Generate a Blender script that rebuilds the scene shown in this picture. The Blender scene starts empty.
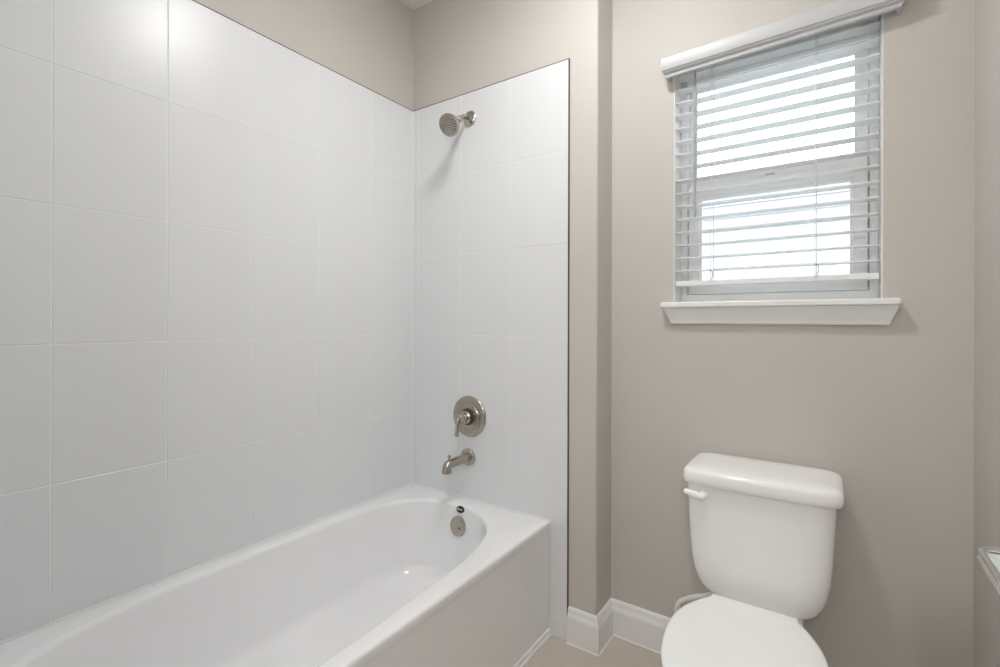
import bpy, bmesh, math, random
from mathutils import Vector, Matrix
random.seed(7)
C = bpy.context.scene.collection
sc = bpy.context.scene
PI = math.pi

# ------------------------------------------------------------------ camera, world, exposure, lights
cam_d = bpy.data.cameras.new('camera'); cam = bpy.data.objects.new('camera', cam_d); C.objects.link(cam)
FPX = 480.83
cam_d.sensor_fit = 'HORIZONTAL'; cam_d.sensor_width = 36.0; cam_d.lens = FPX / 1000 * 36.0
cam_d.shift_y = -12.72 / 1000.0            # architectural shift: verticals stay upright
cam_d.clip_start = 0.02
cam.matrix_world = (Matrix.Translation((1.6657, -1.6772, 1.236)) @ Matrix.Rotation(0.6024, 4, 'Z')
                    @ Matrix.Rotation(PI / 2, 4, 'X') @ Matrix.Rotation(0.0027, 4, 'Z'))
sc.camera = cam

sc.view_settings.view_transform = 'Standard'
sc.view_settings.look = 'None'
sc.view_settings.gamma = 1.0
sc.view_settings.use_curve_mapping = False
sc.view_settings.exposure = 0.26

world = bpy.data.worlds.new('sky'); sc.world = world; world.use_nodes = True
bg = world.node_tree.nodes['Background']
bg.inputs[0].default_value = (0.76, 0.89, 1.0, 1); bg.inputs[1].default_value = 5.0

def area_lamp(name, loc, radius, power, color, rot=(0, 0, 0)):
    d = bpy.data.lights.new(name, 'AREA'); d.shape = 'DISK'; d.size = radius * 2; d.energy = power; d.color = color
    o = bpy.data.objects.new(name, d); C.objects.link(o); o.location = loc; o.rotation_euler = rot
    return o
CEIL = 2.743
LAMPS = [(1.09, -0.645), (1.15, -2.35)]
area_lamp('downlight_beam', (LAMPS[0][0], LAMPS[0][1], CEIL - 0.012), 0.11, 12.0, (1.0, 0.99, 0.975))
area_lamp('downlight_beam', (LAMPS[1][0], LAMPS[1][1], CEIL - 0.012), 0.11, 2.0, (1.0, 0.99, 0.975))  # second ceiling lamp added out of view as fill
VY, VZ = -2.30, 1.95                        # unseen fill light added on the right wall, behind the photographer
pd = bpy.data.lights.new('window_daylight', 'AREA'); pd.shape = 'RECTANGLE'; pd.size = 0.62; pd.size_y = 0.95; pd.cycles.is_portal = True
po = bpy.data.objects.new('window_daylight', pd); C.objects.link(po); po.location = (1.49, 0.33, 1.755); po.rotation_euler = (-PI / 2, 0, 0)
sc.cycles.max_bounces = 14; sc.cycles.diffuse_bounces = 8; sc.cycles.transparent_max_bounces = 16

# ------------------------------------------------------------------ materials
def mat(name, color, rough=0.5, metal=0.0, bump=0.0, bscale=200.0, coat=0.0, spec=0.5, vary=0.0, detail=3.0, aniso=0.0):
    m = bpy.data.materials.new(name); m.use_nodes = True
    nt = m.node_tree; b = nt.nodes['Principled BSDF']
    b.inputs['Base Color'].default_value = (*color, 1); b.inputs['Roughness'].default_value = rough
    b.inputs['Metallic'].default_value = metal; b.inputs['Specular IOR Level'].default_value = spec
    b.inputs['Coat Weight'].default_value = coat; b.inputs['Coat Roughness'].default_value = 0.04
    tc = nt.nodes.new('ShaderNodeTexCoord')
    if bump > 0:
        n = nt.nodes.new('ShaderNodeTexNoise'); n.inputs['Scale'].default_value = bscale; n.inputs['Detail'].default_value = detail
        bp = nt.nodes.new('ShaderNodeBump'); bp.inputs['Strength'].default_value = bump; bp.inputs['Distance'].default_value = 0.002
        nt.links.new(tc.outputs['Object'], n.inputs['Vector']); nt.links.new(n.outputs['Fac'], bp.inputs['Height'])
        nt.links.new(bp.outputs['Normal'], b.inputs['Normal'])
    if vary > 0:
        n2 = nt.nodes.new('ShaderNodeTexNoise'); n2.inputs['Scale'].default_value = 6.0; n2.inputs['Detail'].default_value = 5.0
        mx = nt.nodes.new('ShaderNodeMix'); mx.data_type = 'RGBA'
        mx.inputs[6].default_value = (*[c * (1 - vary) for c in color], 1); mx.inputs[7].default_value = (*[min(1, c * (1 + vary)) for c in color], 1)
        nt.links.new(tc.outputs['Object'], n2.inputs['Vector']); nt.links.new(n2.outputs['Fac'], mx.inputs[0])
        nt.links.new(mx.outputs[2], b.inputs['Base Color'])
    return m

M = {}
M['paint'] = mat('greige_wall_paint', (0.547, 0.522, 0.488), 0.55, bump=0.22, bscale=140, spec=0.4)
M['ceiling'] = mat('white_ceiling_paint', (0.80, 0.80, 0.79), 0.7, bump=0.2, bscale=120)
M['tile'] = mat('white_glazed_tile', (0.735, 0.75, 0.768), 0.32, bump=0.02, bscale=9, spec=0.5, detail=1)
M['grout'] = mat('white_grout', (0.83, 0.83, 0.82), 0.8, bump=0.2, bscale=400)
M['rawedge'] = mat('brown_raw_tile_edge', (0.085, 0.06, 0.048), 0.8, bump=0.3, bscale=300)
M['acrylic'] = mat('white_tub_enamel', (0.84, 0.845, 0.86), 0.10, coat=0.3, bump=0.004, bscale=20)
M['porcelain'] = mat('white_porcelain', (0.88, 0.88, 0.875), 0.12, coat=0.0, bump=0.004, bscale=20)
M['seat'] = mat('white_seat_plastic', (0.89, 0.895, 0.89), 0.22, bump=0.01, bscale=60)
M['trim'] = mat('white_trim_paint', (0.80, 0.80, 0.795), 0.32, bump=0.03, bscale=90)
M['vinyl'] = mat('white_window_vinyl', (0.88, 0.89, 0.89), 0.35, bump=0.01, bscale=80)
M['slat'] = mat('white_blind_slat', (0.82, 0.82, 0.82), 0.38, bump=0.02, bscale=150)
M['valance'] = mat('shade_darkened_valance', (0.53, 0.535, 0.545), 0.4, bump=0.02, bscale=150)  # white valance coloured darker to stand in for its shade by the window
M['cord'] = mat('white_cord', (0.72, 0.72, 0.73), 0.8, bump=0.2, bscale=900)
M['wand'] = mat('clear_grey_wand', (0.42, 0.43, 0.45), 0.25, bump=0.01, bscale=300)
M['nickel'] = mat('brushed_nickel', (0.47, 0.43, 0.375), 0.27, metal=1.0, bump=0.03, bscale=350)
M['nickeldark'] = mat('dark_nickel_recess', (0.09, 0.075, 0.065), 0.45, metal=0.6, bump=0.02, bscale=300)
M['nozzle'] = mat('grey_rubber_nozzle', (0.10, 0.095, 0.09), 0.6, bump=0.05, bscale=300)
M['chrome'] = mat('polished_chrome', (0.80, 0.80, 0.80), 0.06, metal=1.0, bump=0.004, bscale=100)
M['floor'] = None
M['badge'] = mat('black_badge', (0.012, 0.012, 0.012), 0.3, bump=0.01, bscale=300)
M['badgewhite'] = mat('silver_badge_script', (0.75, 0.75, 0.75), 0.4, bump=0.01, bscale=300)
M['hose'] = mat('white_braided_hose', (0.82, 0.79, 0.77), 0.45, bump=0.4, bscale=700)
M['siding'] = mat('tan_lap_siding', (0.35, 0.315, 0.31), 0.7, bump=0.1, bscale=30, vary=0.03)
M['yard'] = mat('pale_yard_ground', (0.42, 0.44, 0.38), 0.9, bump=0.4, bscale=40, vary=0.2)
M['lens'] = mat('frosted_lamp_lens', (0.9, 0.9, 0.88), 0.5, bump=0.01, bscale=100)
M['caulk'] = mat('white_caulk', (0.80, 0.80, 0.80), 0.5, bump=0.05, bscale=200)

def floor_mat():
    m = bpy.data.materials.new('beige_floor_tile'); m.use_nodes = True
    nt = m.node_tree; b = nt.nodes['Principled BSDF']
    tc = nt.nodes.new('ShaderNodeTexCoord')
    n = nt.nodes.new('ShaderNodeTexNoise'); n.inputs['Scale'].default_value = 7; n.inputs['Detail'].default_value = 8
    r = nt.nodes.new('ShaderNodeValToRGB')
    r.color_ramp.elements[0].color = (0.44, 0.39, 0.34, 1); r.color_ramp.elements[1].color = (0.58, 0.525, 0.46, 1)
    br = nt.nodes.new('ShaderNodeTexBrick'); br.offset = 0.5
    br.inputs['Scale'].default_value = 1.0; br.inputs['Brick Width'].default_value = 0.61; br.inputs['Row Height'].default_value = 0.61
    br.inputs['Mortar Size'].default_value = 0.002; br.inputs['Color1'].default_value = (1, 1, 1, 1); br.inputs['Color2'].default_value = (0.97, 0.97, 0.97, 1)
    br.inputs['Mortar'].default_value = (0.8, 0.78, 0.75, 1)
    mp = nt.nodes.new('ShaderNodeMapping'); mp.inputs['Location'].default_value = (0.22, 0.37, 0)
    mx = nt.nodes.new('ShaderNodeMix'); mx.data_type = 'RGBA'; mx.blend_type = 'MULTIPLY'; mx.inputs[0].default_value = 1
    nt.links.new(tc.outputs['Object'], n.inputs['Vector']); nt.links.new(n.outputs['Fac'], r.inputs['Fac'])
    nt.links.new(tc.outputs['Object'], mp.inputs['Vector']); nt.links.new(mp.outputs['Vector'], br.inputs['Vector'])
    nt.links.new(r.outputs['Color'], mx.inputs[6]); nt.links.new(br.outputs['Color'], mx.inputs[7])
    nt.links.new(mx.outputs[2], b.inputs['Base Color'])
    b.inputs['Roughness'].default_value = 0.4
    return m
M['floor'] = floor_mat()

def glass_mat(name, tint, refl=0.08):
    m = bpy.data.materials.new(name); m.use_nodes = True
    nt = m.node_tree; nt.nodes.clear()
    out = nt.nodes.new('ShaderNodeOutputMaterial'); mix = nt.nodes.new('ShaderNodeMixShader')
    tr = nt.nodes.new('ShaderNodeBsdfTransparent'); gl = nt.nodes.new('ShaderNodeBsdfGlossy')
    fr = nt.nodes.new('ShaderNodeFresnel'); fr.inputs['IOR'].default_value = 1.35
    tr.inputs[0].default_value = (*tint, 1); gl.inputs['Roughness'].default_value = 0.01
    nt.links.new(fr.outputs[0], mix.inputs[0]); nt.links.new(tr.outputs[0], mix.inputs[1]); nt.links.new(gl.outputs[0], mix.inputs[2])
    nt.links.new(mix.outputs[0], out.inputs[0])
    return m
M['pane'] = glass_mat('clear_window_glass', (0.94, 0.96, 0.96))
M['shelfglass'] = mat('pale_green_frosted_glass', (0.66, 0.72, 0.68), 0.12, bump=0.004, bscale=50)

# ------------------------------------------------------------------ mesh helpers
def link(name, me, parent=None):
    o = bpy.data.objects.new(name, me); C.objects.link(o)
    if parent is not None: o.parent = parent
    return o

def finish(name, bm, mats, parent=None, smooth=True, angle=35, bevel=0.0, seg=2, subsurf=0, recalc=True):
    if recalc: bmesh.ops.recalc_face_normals(bm, faces=bm.faces)
    me = bpy.data.meshes.new(name); bm.to_mesh(me); bm.free()
    for m in (mats if isinstance(mats, (list, tuple)) else [mats]): me.materials.append(m)
    o = link(name, me, parent)
    if smooth:
        for p in me.polygons: p.use_smooth = True
        try: me.set_sharp_from_angle(angle=math.radians(angle))
        except Exception: pass
    if bevel > 0:
        md = o.modifiers.new('bevel', 'BEVEL'); md.width = bevel; md.segments = seg; md.limit_method = 'ANGLE'; md.angle_limit = math.radians(40)
        md.harden_normals = False
    if subsurf:
        md = o.modifiers.new('sub', 'SUBSURF'); md.levels = subsurf; md.render_levels = subsurf
    return o

def add_box(bm, x0, x1, y0, y1, z0, z1, mi=0):
    vs = [bm.verts.new(p) for p in ((x0, y0, z0), (x1, y0, z0), (x1, y1, z0), (x0, y1, z0), (x0, y0, z1), (x1, y0, z1), (x1, y1, z1), (x0, y1, z1))]
    for f in ((0, 3, 2, 1), (4, 5, 6, 7), (0, 1, 5, 4), (1, 2, 6, 5), (2, 3, 7, 6), (3, 0, 4, 7)):
        fc = bm.faces.new([vs[i] for i in f]); fc.material_index = mi
    return vs

def box(name, b, m, parent=None, bevel=0.0, seg=2):
    bm = bmesh.new(); add_box(bm, *b)
    return finish(name, bm, m, parent, smooth=bevel > 0, bevel=bevel, seg=seg)

def add_rings(bm, rings, cap0=True, cap1=True, closed=True, mi=0):
    R = [[bm.verts.new(p) for p in r] for r in rings]
    n = len(R[0])
    for a, b in zip(R, R[1:]):
        for i in range(n if closed else n - 1):
            j = (i + 1) % n
            f = bm.faces.new((a[i], a[j], b[j], b[i])); f.material_index = mi
    if cap0: bm.faces.new(R[0][::-1]).material_index = mi
    if cap1: bm.faces.new(R[-1]).material_index = mi
    return R

def frame_of(axis):
    a = Vector(axis).normalized()
    h = Vector((0, 0, 1)) if abs(a.z) < 0.9 else Vector((1, 0, 0))
    u = h.cross(a).normalized(); v = a.cross(u)
    return a, u, v

def add_lathe(bm, origin, axis, prof, n=40, mi=0):
    """prof: list of (distance along axis, radius)"""
    a, u, v = frame_of(axis); o = Vector(origin)
    rings = []
    for t, r in prof:
        rings.append([o + a * t + (u * math.cos(2 * PI * k / n) + v * math.sin(2 * PI * k / n)) * max(r, 1e-5) for k in range(n)])
    return add_rings(bm, rings, mi=mi)

def lathe(name, origin, axis, prof, m, parent=None, n=40, angle=35):
    bm = bmesh.new(); add_lathe(bm, origin, axis, prof, n)
    return finish(name, bm, m, parent, angle=angle)

def catmull(pts, per=8, closed=False):
    P = [Vector(p) for p in pts]; n = len(P); out = []
    rng = range(n if closed else n - 1)
    for i in rng:
        if closed: p0, p1, p2, p3 = P[(i - 1) % n], P[i], P[(i + 1) % n], P[(i + 2) % n]
        else: p0, p1, p2, p3 = P[max(i - 1, 0)], P[i], P[i + 1], P[min(i + 2, n - 1)]
        for k in range(per):
            t = k / per
            out.append(0.5 * ((2 * p1) + (p2 - p0) * t + (2 * p0 - 5 * p1 + 4 * p2 - p3) * t * t + (3 * p1 - p0 - 3 * p2 + p3) * t ** 3))
    if not closed: out.append(P[-1])
    return out

def add_tube(bm, pts, radii, n=14, flat=1.0, mi=0):
    """sweep of a circle along pts; radii a number or a list"""
    P = [Vector(p) for p in pts]
    if not isinstance(radii, (list, tuple)): radii = [radii] * len(P)
    rings = []; pu = None
    for i, p in enumerate(P):
        t = (P[min(i + 1, len(P) - 1)] - P[max(i - 1, 0)]).normalized()
        if pu is None: _, u, v = frame_of(t)
        else:
            u = (pu - t * pu.dot(t)).normalized(); v = t.cross(u)
        pu = u
        rings.append([p + (u * math.cos(2 * PI * k / n) + v * math.sin(2 * PI * k / n) * flat) * radii[i] for k in range(n)])
    add_rings(bm, rings, mi=mi)

def tube(name, pts, radii, m, parent=None, n=14, flat=1.0):
    bm = bmesh.new(); add_tube(bm, pts, radii, n, flat)
    return finish(name, bm, m, parent, angle=50)

def struct(o): o['kind'] = 'structure'; return o
def tag(o, label, cat, group=None):
    o['label'] = label; o['category'] = cat
    if group: o['group'] = group
    return o
def thing(name, loc, label, cat, group=None):
    o = bpy.data.objects.new(name, None); C.objects.link(o); o.location = loc; o.empty_display_size = 0.1
    bpy.context.view_layer.update()
    return tag(o, label, cat, group)
def adopt(root):
    """parts are modelled in world coordinates; keep them there under the moved root"""
    bpy.context.view_layer.update()
    inv = root.matrix_world.inverted()
    for c in root.children: c.matrix_parent_inverse = inv

# ------------------------------------------------------------------ room shell
YW = 0.152            # window wall face
XR = 1.991            # right wall face
XE = 0.947            # free end of the faucet wall
TP = 0.007            # how far tiles stand off the paint
YF = -3.0             # wall behind the camera
struct(box('floor', (-0.2, XR + 0.2, YF - 0.2, YW + 0.2, -0.08, 0.0), M['floor']))
struct(box('ceiling', (-0.2, XR + 0.2, YF - 0.2, YW + 0.2, CEIL, CEIL + 0.08), M['ceiling']))
wl = struct(box('wall_left', (-0.14, -TP, YF - 0.1, TP, 0, CEIL), M['paint']))
wr = struct(box('wall_right', (XR, XR + 0.14, YF - 0.1, YW, 0, CEIL), M['paint']))
wf = struct(box('wall_front', (-0.14, XR + 0.14, YF - 0.14, YF, 0, CEIL), M['paint']))
wt = struct(box('wall_tub_end', (-TP, XE, -1.70, -1.56 - TP, 0, CEIL), M['paint']))

# faucet wall with a rounded drywall corner
bm = bmesh.new(); r = 0.009
prof = [(-0.14, TP), (XE - r, TP)] + [(XE - r + r * math.sin(a), TP + r - r * math.cos(a)) for a in [PI / 2 * k / 6 for k in range(1, 7)]] + [(XE, YW + 0.001), (-0.14, YW + 0.001)]
add_rings(bm, [[(x, y, 0) for x, y in prof], [(x, y, CEIL) for x, y in prof]])
wb = struct(finish('wall_back', bm, M['paint'], angle=30))

# window wall with an opening
OX0, OX1, OZ0, OZ1 = 1.1865, 1.7935, 1.290, 2.215
YO = YW + 0.17
bm = bmesh.new()
add_box(bm, -0.14, OX0, YW, YO, 0, CEIL); add_box(bm, OX1, XR + 0.14, YW, YO, 0, CEIL)
add_box(bm, OX0, OX1, YW, YO, 0, OZ0); add_box(bm, OX0, OX1, YW, YO, OZ1, CEIL)
ww = struct(finish('wall_window', bm, M['paint'], smooth=False))
# white drywall-return liner of the opening
bm = bmesh.new()
add_box(bm, OX0, OX0 + 0.003, YW + 0.001, YO - 0.07, OZ0, OZ1); add_box(bm, OX1 - 0.003, OX1, YW + 0.001, YO - 0.07, OZ0, OZ1)
add_box(bm, OX0 + 0.003, OX1 - 0.003, YW + 0.001, YO - 0.07, OZ1 - 0.003, OZ1)
struct(finish('trim_3', bm, M['trim'], smooth=False))

# tiles -----------------------------------------------------------------
ZTOP = 2.247; ROW = 0.3642; Z0 = 0.8072; COL = 0.2637
zs = [0.0, 0.0788, 0.443] + [Z0 + ROW * k for k in range(0, 4)] + [ZTOP]
def tile_wall(name, to_world, us, vs, parent, edge_u=None):
    """to_world(u, v, d): d = height off the paint"""
    bm = bmesh.new(); g = 0.0013
    def quadbox(u0, u1, v0, v1, d0, d1, mi, ch=0.0, tilt=(0, 0), side=None):
        def dd(u, v): return d1 + tilt[0] * (u - (u0 + u1) / 2) + tilt[1] * (v - (v0 + v1) / 2)
        lo = [(u0, v0), (u1, v0), (u1, v1), (u0, v1)]
        hi = [(u0 + ch, v0 + ch), (u1 - ch, v0 + ch), (u1 - ch, v1 - ch), (u0 + ch, v1 - ch)]
        A = [bm.verts.new(to_world(u, v, d0)) for u, v in lo]
        B = [bm.verts.new(to_world(u, v, dd(u, v) - ch * 0.7)) for u, v in lo]
        T = [bm.verts.new(to_world(u, v, dd(u, v))) for u, v in hi]
        for k in range(4):
            j = (k + 1) % 4
            s = mi if side is None else side
            bm.faces.new((A[k], A[j], B[j], B[k])).material_index = s
            bm.faces.new((B[k], B[j], T[j], T[k])).material_index = mi
        bm.faces.new(T).material_index = mi; bm.faces.new(A[::-1]).material_index = mi
    quadbox(us[0], us[-1], vs[0], vs[-1], 0.0004, TP - 0.0011, 1, side=2)
    for a, b in zip(us, us[1:]):
        for c, d in zip(vs, vs[1:]):
            t = (random.uniform(-1, 1) * 0.0022, random.uniform(-1, 1) * 0.0018)
            ga = 0.0 if a == us[0] else g; gb = 0.0 if b == us[-1] else g
            gc = 0.0 if c == vs[0] else g; gd = 0.0 if d == vs[-1] else g
            last = 2 if (edge_u is not None and b == us[-1]) else 0
            quadbox(a + ga, b - gb, c + gc, d - gd, TP - 0.003, TP, 0, ch=0.0011, tilt=t, side=last)
    return finish(name, bm, [M['tile'], M['grout'], M['rawedge']], parent, smooth=False)
XT = 0.829
ys = [0.0] + [0.2533 + COL * k for k in range(0, 5)] + [1.56]
tile_wall('tile_panel', lambda u, v, d: (-TP + d, -u, v), ys, zs, wl)
tile_wall('tile_panel', lambda u, v, d: (u, TP - d, v), [0.0, 0.034, 0.297, 0.560, XT], zs, wb, edge_u=True)
tile_wall('tile_panel', lambda u, v, d: (u, -1.56 - TP + d, v), [0.0, 0.034, 0.297, 0.560, XT], zs, wt, edge_u=True)
bm = bmesh.new(); add_tube(bm, [(0.0008, -0.0008, 0.44), (0.0008, -0.0008, ZTOP)], 0.0026, 8)
finish('caulk_bead', bm, M['caulk'], wb)
# unfinished dark joint along the tile edges
bm = bmesh.new(); e = 0.0036
add_box(bm, -TP, -0.0012, -1.555, 0.004, ZTOP, ZTOP + e)
finish('tile_edge_joint', bm, M['rawedge'], wl, smooth=False)
bm = bmesh.new()
add_box(bm, -0.004, XT + 0.002, 0.0012, TP, ZTOP, ZTOP + e)
add_box(bm, XT, XT + 0.0042, 0.0030, TP, 0.0, ZTOP + e)
finish('tile_edge_joint', bm, M['rawedge'], wb, smooth=False)

# baseboards --------------------------------------------------------------
BB = [(0.0, 0.0), (0.016, 0.0), (0.016, 0.098), (0.0145, 0.101), (0.0145, 0.104), (0.013, 0.107), (0.0105, 0.112), (0.0095, 0.118), (0.0085, 0.121),
      (0.0085, 0.124), (0.0065, 0.130), (0.004, 0.134), (0.0, 0.136)]
def baseboard(name, a, b, nrm, m0=0.0, m1=0.0):
    """run from a to b on the floor; nrm points into the room; m0/m1: how far the front runs past each end (mitre)"""
    a = Vector((*a, 0)); b = Vector((*b, 0)); nr = Vector((*nrm, 0)); d = (b - a).normalized()
    bm = bmesh.new()
    add_rings(bm, [[a + nr * (p + 0.0005) - d * (m0 * p / 0.016) + Vector((0, 0, z)) for p, z in BB],
                   [b + nr * (p + 0.0005) + d * (m1 * p / 0.016) + Vector((0, 0, z)) for p, z in BB]])
    return struct(finish(name, bm, M['trim'], angle=25))
baseboard('baseboard_back', (XT + 0.0055, TP), (XE, TP), (0, -1), 0, 0.016)
baseboard('baseboard_return', (XE, TP), (XE, YW), (1, 0), 0.016, -0.016)
baseboard('baseboard_window', (XE, YW), (XR, YW), (0, -1), -0.016, -0.016)
baseboard('baseboard_right', (XR, YW), (XR, -1.3), (-1, 0), -0.016, 0)
# thin bead of caulk where the baseboards meet the floor
bm = bmesh.new()
def bead(x0, y0, x1, y1): add_tube(bm, [(x0, y0, 0.001), (x1, y1, 0.001)], 0.003, 8)
bead(XT + 0.003, TP - 0.017, XE + 0.016, TP - 0.017); bead(XE + 0.017, TP - 0.016, XE + 0.017, YW - 0.016); bead(XE + 0.016, YW - 0.017, XR - 0.016, YW - 0.017)
struct(finish('trim_4', bm, M['caulk']))

# ------------------------------------------------------------------ window
def ring_frame(bm, x0, x1, z0, z1, y0, y1, l, r_, b, t, ch=0.0):
    """a rectangular frame of one piece, borders l r b t wide, with an inner chamfer"""
    def loop(i, y): return [(x0 + l * i, y, z0 + b * i), (x1 - r_ * i, y, z0 + b * i), (x1 - r_ * i, y, z1 - t * i), (x0 + l * i, y, z1 - t * i)]
    k = ch
    rings = [loop(0, y1), loop(0, y0), loop(1 - k, y0), loop(1, y0 + 0.008 if k else y0), loop(1, y1)]
    R = [[bm.verts.new(p) for p in r] for r in rings]
    for a, c in zip(R, R[1:] + R[:1]):
        for i in range(4):
            j = (i + 1) % 4
            bm.faces.new((a[i], a[j], c[j], c[i]))
FX0, FX1, FZ0, FZ1 = OX0 + 0.0035, OX1 - 0.0035, OZ0 + 0.018, OZ1 - 0.0035
bm = bmesh.new()
ring_frame(bm, FX0, FX1, FZ0, FZ1, 0.247, YO, 0.024, 0.024, 0.03, 0.07, 0.15)
ring_frame(bm, FX0, FX1, FZ0, FZ1, 0.308, YO - 0.001, 0.036, 0.036, 0.05, 0.08)
ring_frame(bm, FX0, FX1, FZ0, 1.742, 0.2795, 0.3079, 0.036, 0.036, 0.045, 0.02)
win = struct(finish('window_1', bm, M['vinyl'], bevel=0.0015, angle=30))
bm = bmesh.new()
ring_frame(bm, FX0 + 0.025, FX1 - 0.025, 1.742, FZ1 - 0.07, 0.284, 0.306, 0.024, 0.036, 0.044, 0.022, 0.25)
us_ = finish('upper_sash', bm, M['vinyl'], win, bevel=0.001, angle=30)
bm = bmesh.new()
ring_frame(bm, FX0 + 0.027, FX1 - 0.027, FZ0 + 0.031, 1.748, 0.251, 0.279, 0.045, 0.046, 0.036, 0.054, 0.2)
ls_ = finish('lower_sash', bm, M['vinyl'], win, bevel=0.001, angle=30)
box('glass_pane', (FX0 + 0.045, FX1 - 0.055, 0.294, 0.297, 1.76, FZ1 - 0.085), M['pane'], us_)
box('glass_pane', (FX0 + 0.07, FX1 - 0.067, 0.264, 0.267, FZ0 + 0.06, 1.70), M['pane'], ls_)
bm = bmesh.new(); add_box(bm, 1.46, 1.52, 0.262, 0.282, 1.7485, 1.757); add_box(bm, 1.474, 1.506, 0.254, 0.266, 1.757, 1.766)
finish('sash_lock', bm, M['vinyl'], ls_, bevel=0.002)

# stool (sill board) with rounded nose and horns, and the bevelled apron below it
bm = bmesh.new()
add_box(bm, 1.1495, 1.8335, 0.107, YW - 0.0005, 1.2845, 1.3055)
add_box(bm, OX0 + 0.0035, OX1 - 0.0035, YW - 0.002, 0.246, 1.2905, 1.3055)
struct(finish('trim_1', bm, M['trim'], bevel=0.005, seg=3))
pf = [(0.1515, 1.2842, 0), (0.116, 1.2842, 0.0), (0.116, 1.280, 0.0), (0.1185, 1.276, 0.002), (0.121, 1.268, 0.005), (0.126, 1.254, 0.012), (0.132, 1.240, 0.018), (0.134, 1.2345, 0.020),
      (0.134, 1.231, 0.021), (0.138, 1.2265, 0.023), (0.1515, 1.2255, 0.023)]
bm = bmesh.new()
add_rings(bm, [[(1.1595 + i, y, z) for y, z, i in pf], [(1.8285 - i * 0.9, y, z) for y, z, i in pf]])
struct(finish('trim_2', bm, M['trim'], angle=30))

# outside: neighbour's siding wall and the yard
bm = bmesh.new()
YS = 3.6
for k in range(22):
    z = -0.1 + k * 0.125
    vs = [bm.verts.new(p) for p in ((-3, YS - 0.016, z), (7, YS - 0.016, z), (7, YS, z + 0.125), (-3, YS, z + 0.125), (-3, YS, z), (7, YS, z), (-3, YS + 0.1, z), (7, YS + 0.1, z), (7, YS + 0.1, z + 0.125), (-3, YS + 0.1, z + 0.125))]
    bm.faces.new((vs[0], vs[1], vs[2], vs[3])); bm.faces.new((vs[4], vs[5], vs[1], vs[0])); bm.faces.new((vs[6], vs[9], vs[8], vs[7]))
    bm.faces.new((vs[0], vs[3], vs[4])); bm.faces.new((vs[1], vs[5], vs[2]))
struct(finish('wall_exterior', bm, M['siding'], smooth=False))
struct(box('ground', (-4, 8, YO + 0.02, 9, -0.35, -0.2), M['yard']))

# ------------------------------------------------------------------ window blind
bl = thing('window_blind', (1.49, 0.19, 1.36), 'white two-inch slat blind with crown valance hanging in the window', 'window blind')
SX0, SX1 = 1.1895, 1.7865
# valance: a hollow crown board with two returns
VT, VBm = 2.190, 2.121
vp = [(0.094, VT), (0.091, VT - 0.002), (0.0895, VT - 0.008), (0.0895, 2.1455), (0.0905, 2.143), (0.0945, 2.1415), (0.0955, 2.138), (0.0985, 2.135), (0.1035, 2.133), (0.1045, 2.131), (0.1045, VBm + 0.002), (0.106, VBm),
      (0.116, VBm), (0.1165, VT)]
def vin(y, z): return 0.0 if z > 2.144 else min(0.016, (2.144 - z) / 0.016 * 0.016)
def vtilt(p):                                # the valance hangs slightly askew, its right end higher
    a = math.radians(1.45); x, y, z = p; dx, dz = x - 1.165, z - VBm
    return (1.165 + dx * math.cos(a) - dz * math.sin(a), y, VBm + dz * math.cos(a) + dx * math.sin(a))
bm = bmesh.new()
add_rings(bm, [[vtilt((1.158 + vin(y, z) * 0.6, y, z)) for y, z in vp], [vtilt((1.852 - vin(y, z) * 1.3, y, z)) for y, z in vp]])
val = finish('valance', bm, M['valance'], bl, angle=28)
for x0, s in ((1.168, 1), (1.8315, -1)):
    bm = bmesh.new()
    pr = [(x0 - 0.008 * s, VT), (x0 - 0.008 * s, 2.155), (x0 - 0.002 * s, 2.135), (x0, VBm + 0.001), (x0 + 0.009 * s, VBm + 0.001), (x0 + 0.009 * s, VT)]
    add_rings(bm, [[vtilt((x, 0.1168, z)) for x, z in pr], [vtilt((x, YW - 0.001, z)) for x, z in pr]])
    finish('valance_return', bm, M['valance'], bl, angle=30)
bm = bmesh.new(); add_box(bm, SX0 + 0.002, SX1 - 0.002, 0.160, 0.214, 2.162, 2.208)
finish('headrail', bm, M['slat'], bl, bevel=0.002)
ZB, PITCH = 1.4215, 0.0481
def slat_mesh():
    bm = bmesh.new(); n = 10; rings = []
    up = []; dn = []
    for k in range(n + 1):
        t = -1 + 2 * k / n
        c = 0.0022 * (1 - t * t)
        up.append((t * 0.0252, c + 0.0014)); dn.append((t * 0.0252, c - 0.0014))
    prof = up + dn[::-1]
    add_rings(bm, [[(SX0 - 1.488, y, z) for y, z in prof], [(SX1 - 1.488, y, z) for y, z in prof]])
    bmesh.ops.recalc_face_normals(bm, faces=bm.faces)
    me = bpy.data.meshes.new('slat'); bm.to_mesh(me); bm.free(); me.materials.append(M['slat'])
    for p in me.polygons: p.use_smooth = True
    me.set_sharp_from_angle(angle=math.radians(40))
    return me
sm = slat_mesh()
for i in range(16):
    o = link('slat', sm, bl); o.location = (1.488, 0.1925, ZB + PITCH * i); o.rotation_euler.x = random.uniform(-0.012, 0.012)
bm = bmesh.new(); add_box(bm, SX0, SX1, 0.1672, 0.2178, 1.3655, 1.3845)
finish('bottom_rail', bm, M['slat'], bl, bevel=0.003, seg=3)
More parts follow.
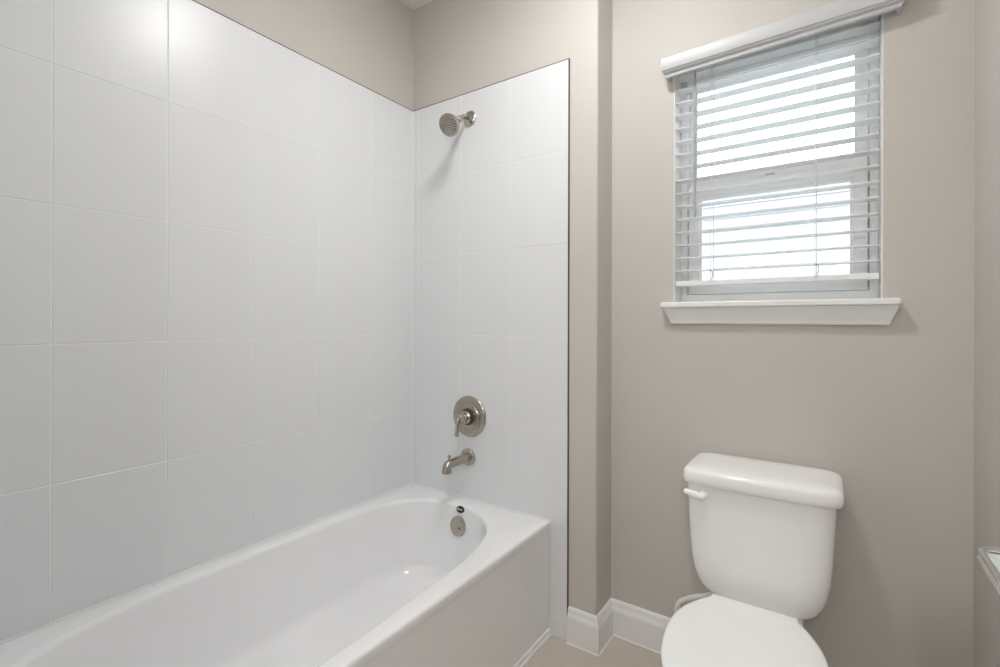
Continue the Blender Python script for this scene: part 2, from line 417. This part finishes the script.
for x in (1.311, 1.6265):
    bm = bmesh.new()
    for y in (0.1655, 0.2195): add_tube(bm, [(x, y, 1.366), (x, y, 2.165)], 0.0009, 6)
    for i in range(16):
        add_tube(bm, [(x, 0.1655, ZB - 0.0035 + PITCH * i), (x, 0.2195, ZB - 0.0035 + PITCH * i)], 0.0007, 5)
    finish('ladder_cord', bm, M['cord'], bl)
    xx = x + 0.011 if x < 1.5 else x - 0.004
    tube('lift_cord', [(xx, 0.164, 1.385), (xx, 0.164, 2.165)], 0.0008, M['cord'], bl, n=6)
    tube('cord_tail', catmull([(x, 0.1645, 1.421), (x + 0.006, 0.1635, 1.414), (x + 0.008, 0.163, 1.402), (x + 0.005, 0.164, 1.391), (x + 0.001, 0.165, 1.384)], 6), 0.001, M['nozzle'], bl, n=6)
    lathe('cord_plug', (x + 0.003, 0.19, 1.3652), (0, 0, -1), [(0, 0.006), (0.003, 0.005), (0.004, 0.003)], M['slat'], bl, n=16)
w_ = lathe('wand', (1.2592, 0.1565, 1.614), (0, 0, 1), [(0, 0.003), (0.003, 0.0055), (0.02, 0.0056), (0.05, 0.0046), (0.49, 0.0046), (0.50, 0.003), (0.53, 0.0022), (0.545, 0.002)], M['wand'], bl, n=8)
adopt(bl)

# ------------------------------------------------------------------ bathtub
tub = thing('bathtub', (0.38, -0.77, 0.0), 'white alcove bathtub with flat apron set against the tiled walls', 'bathtub')
TX, TY, TZ = 0.757, -1.555, 0.449
ctrl = [(.36, -.074), (.463, -.100), (.541, -.146), (.605, -.220), (.644, -.320), (.672, -.458), (.690, -.70), (.702, -1.0), (.69, -1.2), (.64, -1.37), (.52, -1.46), (.37, -1.48), (.22, -1.46),
        (.12, -1.37), (.078, -1.2), (.064, -1.0), (.062, -.7), (.066, -.5), (.076, -.33), (.108, -.205), (.178, -.128), (.262, -.086)]
inner = [(p.x, p.y) for p in catmull([(x, y, 0) for x, y in ctrl], 8, closed=True)]
XC, YC = 0.385, -0.77
N = len(inner)
def to_rect(x, y, x0, x1, y0, y1):
    dx, dy = x - XC, y - YC
    t = min([((x1 if dx > 0 else x0) - XC) / dx if abs(dx) > 1e-6 else 1e9, ((y1 if dy > 0 else y0) - YC) / dy if abs(dy) > 1e-6 else 1e9])
    return [XC + dx * t, YC + dy * t]
def rect_ring(m):
    x0, x1, y0, y1 = 0.0015 + m, TX - m, TY + m, -0.0015 - m
    base = [to_rect(x, y, 0.0015, TX, TY, -0.0015) for x, y in inner]
    for cx, cy in ((0.0015, TY), (0.0015, -0.0015), (TX, TY), (TX, -0.0015)):
        k = min(range(N), key=lambda i: (base[i][0] - cx) ** 2 + (base[i][1] - cy) ** 2); base[k] = [cx, cy]
    return [(min(max(x, x0), x1), min(max(y, y0), y1)) for x, y in base]
def inset(s):
    out = []
    for x, y in inner:
        sx = s / 0.31
        if y > YC: sy = s / 0.69
        else: sy = s * 2.6 / 0.69
        out.append((XC + (x - XC) * (1 - sx), YC + (y - YC) * (1 - sy)))
    return out
rings = []
def R(r, z): rings.append([(x, y, z) for x, y in r])
R(rect_ring(0.010), 0.0005); R(rect_ring(0.0), 0.0005); R(rect_ring(0.0), 0.024); R(rect_ring(0.0035), 0.027); R(rect_ring(0.0030), 0.405); R(rect_ring(0.0018), 0.415)
R(rect_ring(0.0), 0.424); R(rect_ring(0.0), TZ - 0.010)
for a in (0.25, 0.5, 0.75, 1.0): R(rect_ring(0.010 * (1 - math.cos(a * PI / 2))), TZ - 0.010 + 0.010 * math.sin(a * PI / 2))
R(inset(-0.010), TZ)
for a in (0.2, 0.4, 0.6, 0.8, 1.0): R(inset(-0.010 + 0.014 * math.sin(a * PI / 2)), TZ - 0.016 * (1 - math.cos(a * PI / 2)))
R(inset(0.008), 0.40); R(inset(0.016), 0.33); R(inset(0.026), 0.26); R(inset(0.036), 0.20)
for a in (0.2, 0.4, 0.6, 0.8, 1.0): R(inset(0.036 + 0.055 * (1 - math.cos(a * PI / 2))), 0.20 - 0.055 * math.sin(a * PI / 2))
R(inset(0.15), 0.142); R(inset(0.24), 0.139)
bm = bmesh.new(); add_rings(bm, rings)
finish('body', bm, M['acrylic'], tub, angle=40)
# overflow plate and drain
ax = Vector((0.0, -1.0, 0.12)).normalized()
ov = lathe('overflow_plate', (0.3635, -0.0895, 0.3620), ax, [(0, 0.0415), (0.004, 0.0415), (0.009, 0.040), (0.012, 0.034), (0.0135, 0.026), (0.0125, 0.020), (0.0135, 0.012), (0.0138, 0.0)], M['nickel'], tub, n=48)
bm = bmesh.new(); a_, u_, v_ = frame_of(ax)
o_ = Vector((0.3635, -0.0895, 0.3620)) + ax * 0.0128
add_lathe(bm, o_ + Vector((0.014, 0, -0.004)), ax, [(0, 0.0045), (0.002, 0.0042), (0.0024, 0.0)], 16)
finish('screw', bm, M['nickeldark'], ov)
lathe('drain', (0.37, -0.30, 0.1395), (0, 0, 1), [(0, 0.036), (0.003, 0.035), (0.0045, 0.030), (0.003, 0.026), (0.010, 0.022), (0.012, 0.012), (0.0125, 0)], M['nickel'], tub, n=36)
# black oval badge with a silver scrawl
bx = Vector((0.0, -1.0, 0.40)).normalized(); ba, bu, bv = frame_of(bx)
if bu.x < 0: bu = -bu
bv = Vector((0, 0.40, 1.0)).normalized()
bo = Vector((0.367, -0.0810, 0.4305))
bm = bmesh.new(); rr = []
for d, s in ((0, 1), (0.0022, 1), (0.003, 0.93), (0.003, 0.001)):
    rr.append([bo + bx * d + (bu * 0.0215 * math.cos(t) + bv * 0.0140 * math.sin(t)) * s for t in [2 * PI * k / 36 for k in range(36)]])
add_rings(bm, rr)
bd = finish('badge', bm, M['badge'], tub)
scr = [(-0.0145, -0.004), (-0.013, 0.0035), (-0.0105, 0.005), (-0.009, 0.002), (-0.011, -0.0005), (-0.0075, -0.002), (-0.0085, -0.0045), (-0.006, -0.003), (-0.0035, 0.0012), (-0.002, -0.0025), (0.0, -0.0005), (0.0018, 0.0012), (0.003, -0.0025), (0.0052, 0.004), (0.0055, -0.003), (0.008, -0.0005), (0.0095, 0.0008), (0.009, -0.0032), (0.0135, -0.0022)]
tube('badge_script', [bo + bx * 0.0033 + bu * p.x + bv * p.y for p in catmull([(x, y, 0) for x, y in scr], 5)], 0.0008, M['badgewhite'], bd, n=6)
# caulk beads along the walls and the floor
bm = bmesh.new()
add_tube(bm, [(0.0035, -1.55, TZ), (0.0035, -0.003, TZ)], 0.0035, 8); add_tube(bm, [(0.003, -0.0035, TZ), (TX - 0.004, -0.0035, TZ)], 0.0035, 8)
add_tube(bm, [(TX + 0.001, -0.0035, 0.004), (TX + 0.001, -0.0035, TZ - 0.01)], 0.0035, 8); add_tube(bm, [(TX + 0.002, -1.55, 0.002), (TX + 0.002, -0.003, 0.002)], 0.004, 8)
finish('caulk_bead', bm, M['caulk'], tub)
adopt(tub)

# ------------------------------------------------------------------ shower head
XS = 0.348
sh = thing('shower_head', (XS, 0, 2.13), 'brushed nickel shower head on a short arm high on the tile', 'shower head')
lathe('flange', (XS, -0.0005, 2.129), (0, -1, 0), [(0, 0.0345), (0.003, 0.0345), (0.006, 0.032), (0.010, 0.024), (0.013, 0.016), (0.015, 0.012), (0.015, 0.0)], M['nickel'], sh, n=40)
arm = catmull([(XS, -0.010, 2.129), (XS, -0.030, 2.129), (XS, -0.048, 2.123), (XS, -0.066, 2.110), (XS, -0.078, 2.101)], 6)
tube('arm', arm, 0.0095, M['nickel'], sh, n=20)
ad = Vector((0, -0.80, -0.60)).normalized(); hb = Vector((XS, -0.073, 2.105))
hd = lathe('head', hb, ad, [(-0.004, 0.010), (0.0, 0.0135), (0.008, 0.0155), (0.018, 0.0155), (0.022, 0.0125), (0.026, 0.0135), (0.034, 0.021), (0.045, 0.028), (0.058, 0.036), (0.070, 0.043), (0.078, 0.0465), (0.086, 0.0475), (0.091, 0.0465), (0.0925, 0.044), (0.0915, 0.0425), (0.0915, 0.0)], M['nickel'], sh, n=48)
bm = bmesh.new(); a_, u_, v_ = frame_of(ad); fc = hb + ad * 0.0913
for rr_, n_ in ((0.0, 1), (0.009, 6), (0.0175, 12), (0.026, 17), (0.0345, 22)):
    for k in range(n_):
        t = 2 * PI * (k + (0.5 if n_ == 12 else 0)) / n_
        add_lathe(bm, fc + (u_ * math.cos(t) + v_ * math.sin(t)) * rr_, ad, [(0, 0.0026), (0.002, 0.0022), (0.0024, 0)], 8)
finish('nozzles', bm, M['nozzle'], hd)
adopt(sh)

# ------------------------------------------------------------------ tub valve
XV, ZV = 0.351, 0.8135
vl = thing('tub_valve', (XV, 0, ZV), 'round brushed nickel mixer valve with a lever handle pointing down', 'bath tap valve')
lathe('escutcheon', (XV, -0.0005, ZV), (0, -1, 0), [(0, 0.0905), (0.004, 0.0905), (0.0075, 0.088), (0.0095, 0.083), (0.0115, 0.060), (0.0105, 0.0575), (0.0125, 0.055), (0.0135, 0.035), (0.0135, 0.0)], M['nickel'], vl, n=64)
lathe('sleeve', (XV, -0.0130, ZV), (0, -1, 0), [(0, 0.037), (0.004, 0.037), (0.006, 0.033), (0.010, 0.033), (0.010, 0.0)], M['nickeldark'], vl, n=40)
hn = lathe('handle', (XV, -0.0228, ZV), (0, -1, 0), [(0, 0.0285), (0.010, 0.0285), (0.013, 0.026), (0.016, 0.0215), (0.028, 0.0205), (0.030, 0.0175), (0.034, 0.0175), (0.036, 0.0205), (0.054, 0.0205), (0.057, 0.0185), (0.058, 0.0)], M['nickel'], vl, n=40)
lp = catmull([(XV, -0.074, ZV + 0.006), (XV, -0.081, ZV - 0.003), (XV, -0.085, ZV - 0.020), (XV, -0.088, ZV - 0.045), (XV, -0.092, ZV - 0.072)], 6)
bm = bmesh.new(); nL = len(lp)
add_tube(bm, lp, [0.0085 - 0.0012 * math.sin(PI * k / (nL - 1)) - (0.0035 if k == nL - 1 else 0) for k in range(nL)], 16)
finish('lever', bm, M['nickel'], hn, angle=50)
adopt(vl)

# ------------------------------------------------------------------ tub spout
ZP = 0.634
sp = thing('tub_spout', (XS, 0, ZP), 'brushed nickel bathtub spout with a diverter pin, below the round valve', 'bath spout')
lathe('flange', (XS - 0.002, -0.0005, ZP), (0, -1, 0), [(0, 0.0375), (0.008, 0.0375), (0.011, 0.0355), (0.013, 0.031), (0.013, 0.0)], M['nickel'], sp, n=44)
pts = catmull([(XS, -0.012, ZP), (XS, -0.045, ZP), (XS, -0.085, ZP), (XS, -0.115, ZP), (XS, -0.133, ZP - 0.001), (XS, -0.144, ZP - 0.006), (XS, -0.149, ZP - 0.016), (XS, -0.150, ZP - 0.030)], 6)
bm = bmesh.new(); add_tube(bm, pts, [0.0195] * len(pts), 26)
finish('spout', bm, M['nickel'], sp, angle=50)
lathe('spout_outlet', (XS, -0.150, ZP - 0.0295), (0, 0, -1), [(0, 0.0205), (0.004, 0.0205), (0.005, 0.018), (0.002, 0.016), (0.002, 0)], M['nickel'], sp, n=26)
lathe('diverter', (XS, -0.134, ZP + 0.0155), (0, -0.05, 1), [(0, 0.0065), (0.012, 0.0042), (0.012, 0.0045), (0.014, 0.0078), (0.018, 0.0082), (0.021, 0.0068), (0.022, 0)], M['nickel'], sp, n=20)
adopt(sp)

# ------------------------------------------------------------------ toilet
XC_T = 1.487
to = thing('toilet', (XC_T, -0.25, 0), 'white two-piece toilet with closed lid standing against the window wall', 'toilet')
def sring(cx, hw, y0, y1, z, n=5.0, cnt=72, bow=0.0):
    out = []
    cy, hy = (y0 + y1) / 2, (y1 - y0) / 2
    for k in range(cnt):
        t = 2 * PI * k / cnt; c, s = math.cos(t), math.sin(t)
        x = math.copysign(abs(c) ** (2 / n), c); y = math.copysign(abs(s) ** (2 / n), s)
        yy = cy + hy * y
        if y < 0: yy -= bow * (1 - x * x) * (-y)
        out.append((cx + hw * x, yy, z))
    return out
tk = [(.379, .085, -.03, .085), (.3795, .100, -.046, .095), (.384, .119, -.060, .106), (.393, .137, -.071, .114), (.408, .152, -.078, .119), (.430, .165, -.082, .123), (.460, .1755, -.084, .126), (.500, .1825, -.086, .128),
      (.56, .188, -.087, .129), (.64, .192, -.088, .130), (.731, .196, -.089, .130)]
bm = bmesh.new(); add_rings(bm, [sring(XC_T - 0.003, hw + 0.0025, y0, y1, z, 8.5, bow=0.008) for z, hw, y0, y1 in tk])
finish('tank', bm, M['porcelain'], to, angle=60)
bm = bmesh.new()
lidp = [(.7295, .198, -.090, .134), (.7295, .2075, -.099, .138), (.732, .2105, -.1025, .1395), (.745, .2115, -.103, .140), (.762, .2105, -.1025, .140), (.768, .208, -.100, .139), (.773, .203, -.095, .137), (.777, .193, -.085, .131), (.780, .165, -.055, .115), (.7815, .08, .0, .07)]
add_rings(bm, [sring(XC_T, hw, y0, y1, z, 9.0, bow=0.008) for z, hw, y0, y1 in lidp])
finish('tank_lid', bm, M['porcelain'], to, angle=60)
# flush lever: round base on the tank front, arm sweeping to the tank's side
fl = lathe('flush_lever', (1.3415, -0.0905, 0.699), (0, -1, 0), [(0, 0.0135), (0.006, 0.0135), (0.009, 0.0125), (0.014, 0.0115), (0.019, 0.010), (0.021, 0.007), (0.0215, 0)], M['porcelain'], to, n=28)
ap = catmull([(1.345, -0.106, 0.697), (1.330, -0.109, 0.6985), (1.310, -0.109, 0.702), (1.296, -0.109, 0.705), (1.288, -0.109, 0.7065)], 6)
tube('lever_arm', ap, [0.0118 - 0.0040 * k / (len(ap) - 1) for k in range(len(ap) - 2)] + [0.0065, 0.0028], M['porcelain'], fl, n=16)
# seat and lid outline: (y, half width)
out_c = [(0, -.618), (.045, -.613), (.092, -.592), (.130, -.553), (.157, -.500), (.1715, -.440), (.179, -.37), (.1765, -.308), (.165, -.26), (.147, -.218), (.126, -.182), (.1115, -.162)]
half = [(p.x, p.y) for p in catmull([(x, y, 0) for x, y in out_c], 6)]
outl = [(x, y) for x, y in half] + [(0.1095, -.152), (0.1085, -.143)] + [(-0.1085, -.143), (-0.1095, -.152)] + [(-x, y) for x, y in half[::-1][:-1]]
def oring(s, z, grow=0.0, yc=-.37):
    r = []
    for x, y in outl:
        l = math.hypot(x, y - yc)
        k = (l + grow) / l * s
        r.append((XC_T + x * k, yc + (y - yc) * k, z))
    return r
bm = bmesh.new()
add_rings(bm, [oring(1, .4135, -0.006), oring(1, .4135, -0.002), oring(1, .416, 0.0), oring(1, .425, 0.0), oring(1, .429, -0.0015), oring(1, .4315, -0.005), oring(1, .433, -0.012), oring(.8, .4342), oring(.5, .435), oring(.05, .4352)])
finish('lid', bm, M['seat'], to, angle=50)
bm = bmesh.new()
add_rings(bm, [oring(1, .3945, -0.008), oring(1, .3945, -0.004), oring(1, .398, -0.0015), oring(1, .408, -0.0015), oring(1, .4125, -0.004), oring(1, .4125, -0.010)])
finish('seat', bm, M['seat'], to, angle=50)
for s in (-1, 1):
    bm = bmesh.new(); add_tube(bm, [(XC_T + s * 0.078 - 0.02, -0.128, 0.408), (XC_T + s * 0.078 + 0.02, -0.128, 0.408)], 0.011, 18)
    add_box(bm, XC_T + s * 0.078 - 0.018, XC_T + s * 0.078 + 0.018, -0.142, -0.116, 0.3935, 0.408)
    finish('hinge', bm, M['seat'], to, bevel=0.002)
# bowl: rim, bowl, trapway neck and foot in one loft, plus the deck under the tank
def bring(s, z, y0, y1, hw, n=2.4): return sring(XC_T, hw, y0, y1, z, n)
bm = bmesh.new()
bw = [(0.0005, .108, -.46, .02, 3.2), (.012, .110, -.465, .025, 3.2), (.03, .105, -.455, .02, 3.0), (.08, .098, -.43, .015, 2.8), (.16, .095, -.42, .03, 2.8), (.22, .105, -.455, .06, 2.7), (.28, .135, -.53, .085, 2.6), (.33, .160, -.58, .10, 2.5), (.365, .170, -.602, .108, 2.5), (.385, .172, -.607, .110, 2.5), (.3915, .168, -.603, .106, 2.5), (.3935, .158, -.59, .10, 2.5)]
bw = [(z, hw, y0, min(y1, -0.13) if z > .3 else y1, n) for z, hw, y0, y1, n in bw]
add_rings(bm, [sring(XC_T, hw, y0, y1, z, n) for z, hw, y0, y1, n in bw])
finish('bowl', bm, M['porcelain'], to, angle=60)
bm = bmesh.new()
dk = [(.25, .075, -.22, .06), (.31, .10, -.24, .09), (.35, .115, -.24, .105), (.372, .118, -.24, .108), (.380, .114, -.236, .104), (.3825, .105, -.228, .095)]
add_rings(bm, [sring(XC_T, hw, y0, y1, z, 4) for z, hw, y0, y1 in dk])
finish('deck', bm, M['porcelain'], to, angle=60)
for s in (-1, 1): lathe('bolt_cap', (XC_T + s * 0.098, -0.20, 0.03), (s * 0.9, 0, 0.45), [(0, 0.012), (0.012, 0.0115), (0.018, 0.008), (0.02, 0)], M['seat'], to, n=20)
adopt(to)

# water supply hose looping out from under the tank to a wall stop
hs = thing('water_supply_hose', (1.225, 0.10, 0.2), 'pale water hose looping from under the toilet tank to the wall', 'water hose')
hp = catmull([(1.374, 0.012, 0.376), (1.368, 0.014, 0.358), (1.345, 0.022, 0.338), (1.3168, 0.03, 0.3205), (1.2861, 0.04, 0.3014), (1.2578, 0.05, 0.281), (1.2370, 0.056, 0.2615), (1.2258, 0.061, 0.238), (1.2235, 0.067, 0.213), (1.2265, 0.074, 0.20), (1.228, 0.080, 0.19)], 8)
tube('hose', hp, 0.0082, M['hose'], hs, n=14)
lathe('coupling_nut', (1.374, 0.012, 0.3785), (0, 0, -1), [(0, 0.014), (0.018, 0.013), (0.022, 0.009), (0.022, 0)], M['seat'], hs, n=10)
lathe('wall_escutcheon', (1.228, YW - 0.001, 0.17), (0, -1, 0), [(0, 0.03), (0.003, 0.028), (0.008, 0.012), (0.008, 0)], M['chrome'], hs, n=32)
bm = bmesh.new(); add_tube(bm, [(1.228, YW - 0.007, 0.17), (1.228, 0.062, 0.17)], 0.008, 16); add_tube(bm, [(1.228, 0.080, 0.163), (1.228, 0.080, 0.198)], 0.010, 16)
finish('stop_valve', bm, M['chrome'], hs)
adopt(hs)

# ------------------------------------------------------------------ chrome-edged glass shelf on the right wall
SXL, SYB, SYN, SZT = 1.8685, -0.571, -1.05, 0.868
gs = thing('glass_shelf', (XR, -0.8, 0.86), 'glass shelf with a rounded chrome rim, on the right wall', 'shelf')
rc = 0.022
path = [(XR - 0.004, SYB)]
path += [(SXL + rc - rc * math.sin(a), SYB - rc + rc * math.cos(a)) for a in [PI / 2 * k / 8 for k in range(0, 9)]]
path += [(SXL + rc - rc * math.cos(a), SYN + rc - rc * math.sin(a)) for a in [PI / 2 * k / 8 for k in range(0, 9)]]
path += [(XR - 0.004, SYN)]
bm = bmesh.new(); add_tube(bm, [(x, y, SZT - 0.0045) for x, y in path], 0.0045, 12)
finish('top_rail', bm, M['chrome'], gs, angle=50)
bm = bmesh.new(); add_tube(bm, [(x, y, SZT - 0.0175) for x, y in path], 0.0062, 12)
finish('lower_rail', bm, M['chrome'], gs, angle=50)
box('glass_pane', (SXL + 0.003, XR - 0.002, SYN + 0.004, SYB - 0.004, SZT - 0.016, SZT - 0.009), M['shelfglass'], gs, bevel=0.001)
for x, y in ((SXL + rc * 0.3, SYB - rc * 0.3), (SXL + rc * 0.3, SYN + rc * 0.3)):
    tube('corner_post', [(x, y, SZT - 0.021), (x, y, SZT - 0.004)], 0.0045, M['chrome'], gs, n=10)
for y in (SYB, SYN): lathe('wall_mount', (XR - 0.0005, y, SZT - 0.013), (-1, 0, 0), [(0, 0.02), (0.005, 0.02), (0.008, 0.015), (0.008, 0)], M['chrome'], gs, n=28)
adopt(gs)

# ------------------------------------------------------------------ recessed ceiling lights, the second an added unseen fill
for (x, y), lab in zip(LAMPS, ('round recessed ceiling light between the tub and the toilet', 'added unseen fill light in the ceiling far from the window, past the tub end wall')):
    cl = thing('ceiling_light', (x, y, CEIL), lab, 'ceiling light', 'recessed ceiling lights')
    bm = bmesh.new(); add_lathe(bm, (x, y, CEIL), (0, 0, -1), [(0.0, 0.150), (0.004, 0.150), (0.010, 0.140), (0.011, 0.130), (0.003, 0.126)], 40)
    finish('trim_ring', bm, M['lens'], cl)
    adopt(cl)

gm = bpy.data.materials.new('fill_light_glass'); gm.use_nodes = True  # glow of the globes added as fill light
gb = gm.node_tree.nodes['Principled BSDF']; gb.inputs['Base Color'].default_value = (0.9, 0.9, 0.88, 1); gb.inputs['Roughness'].default_value = 0.4
gb.inputs['Emission Color'].default_value = (1.0, 0.99, 0.972, 1); gb.inputs['Emission Strength'].default_value = 64.0
vt = thing('fill_wall_light', (XR, VY, VZ), 'added unseen fill light, three lit opal globes high on the right wall', 'wall light')
box('back_plate', (XR - 0.022, XR - 0.0005, VY - 0.30, VY + 0.30, VZ - 0.035, VZ + 0.035), M['nickel'], vt, bevel=0.004)
for dy in (-0.22, 0.0, 0.22):
    lathe('arm', (XR - 0.022, VY + dy, VZ), (-1, 0, 0), [(0, 0.022), (0.008, 0.020), (0.012, 0.010), (0.030, 0.010), (0.034, 0.03), (0.046, 0.034), (0.048, 0.0)], M['nickel'], vt, n=24)
    lathe('globe', (XR - 0.066, VY + dy, VZ), (-1, 0, 0), [(0.06 - 0.06 * math.cos(a), 0.06 * math.sin(a)) for a in [PI * k / 16 for k in range(17)]], gm, vt, n=28)
adopt(vt)
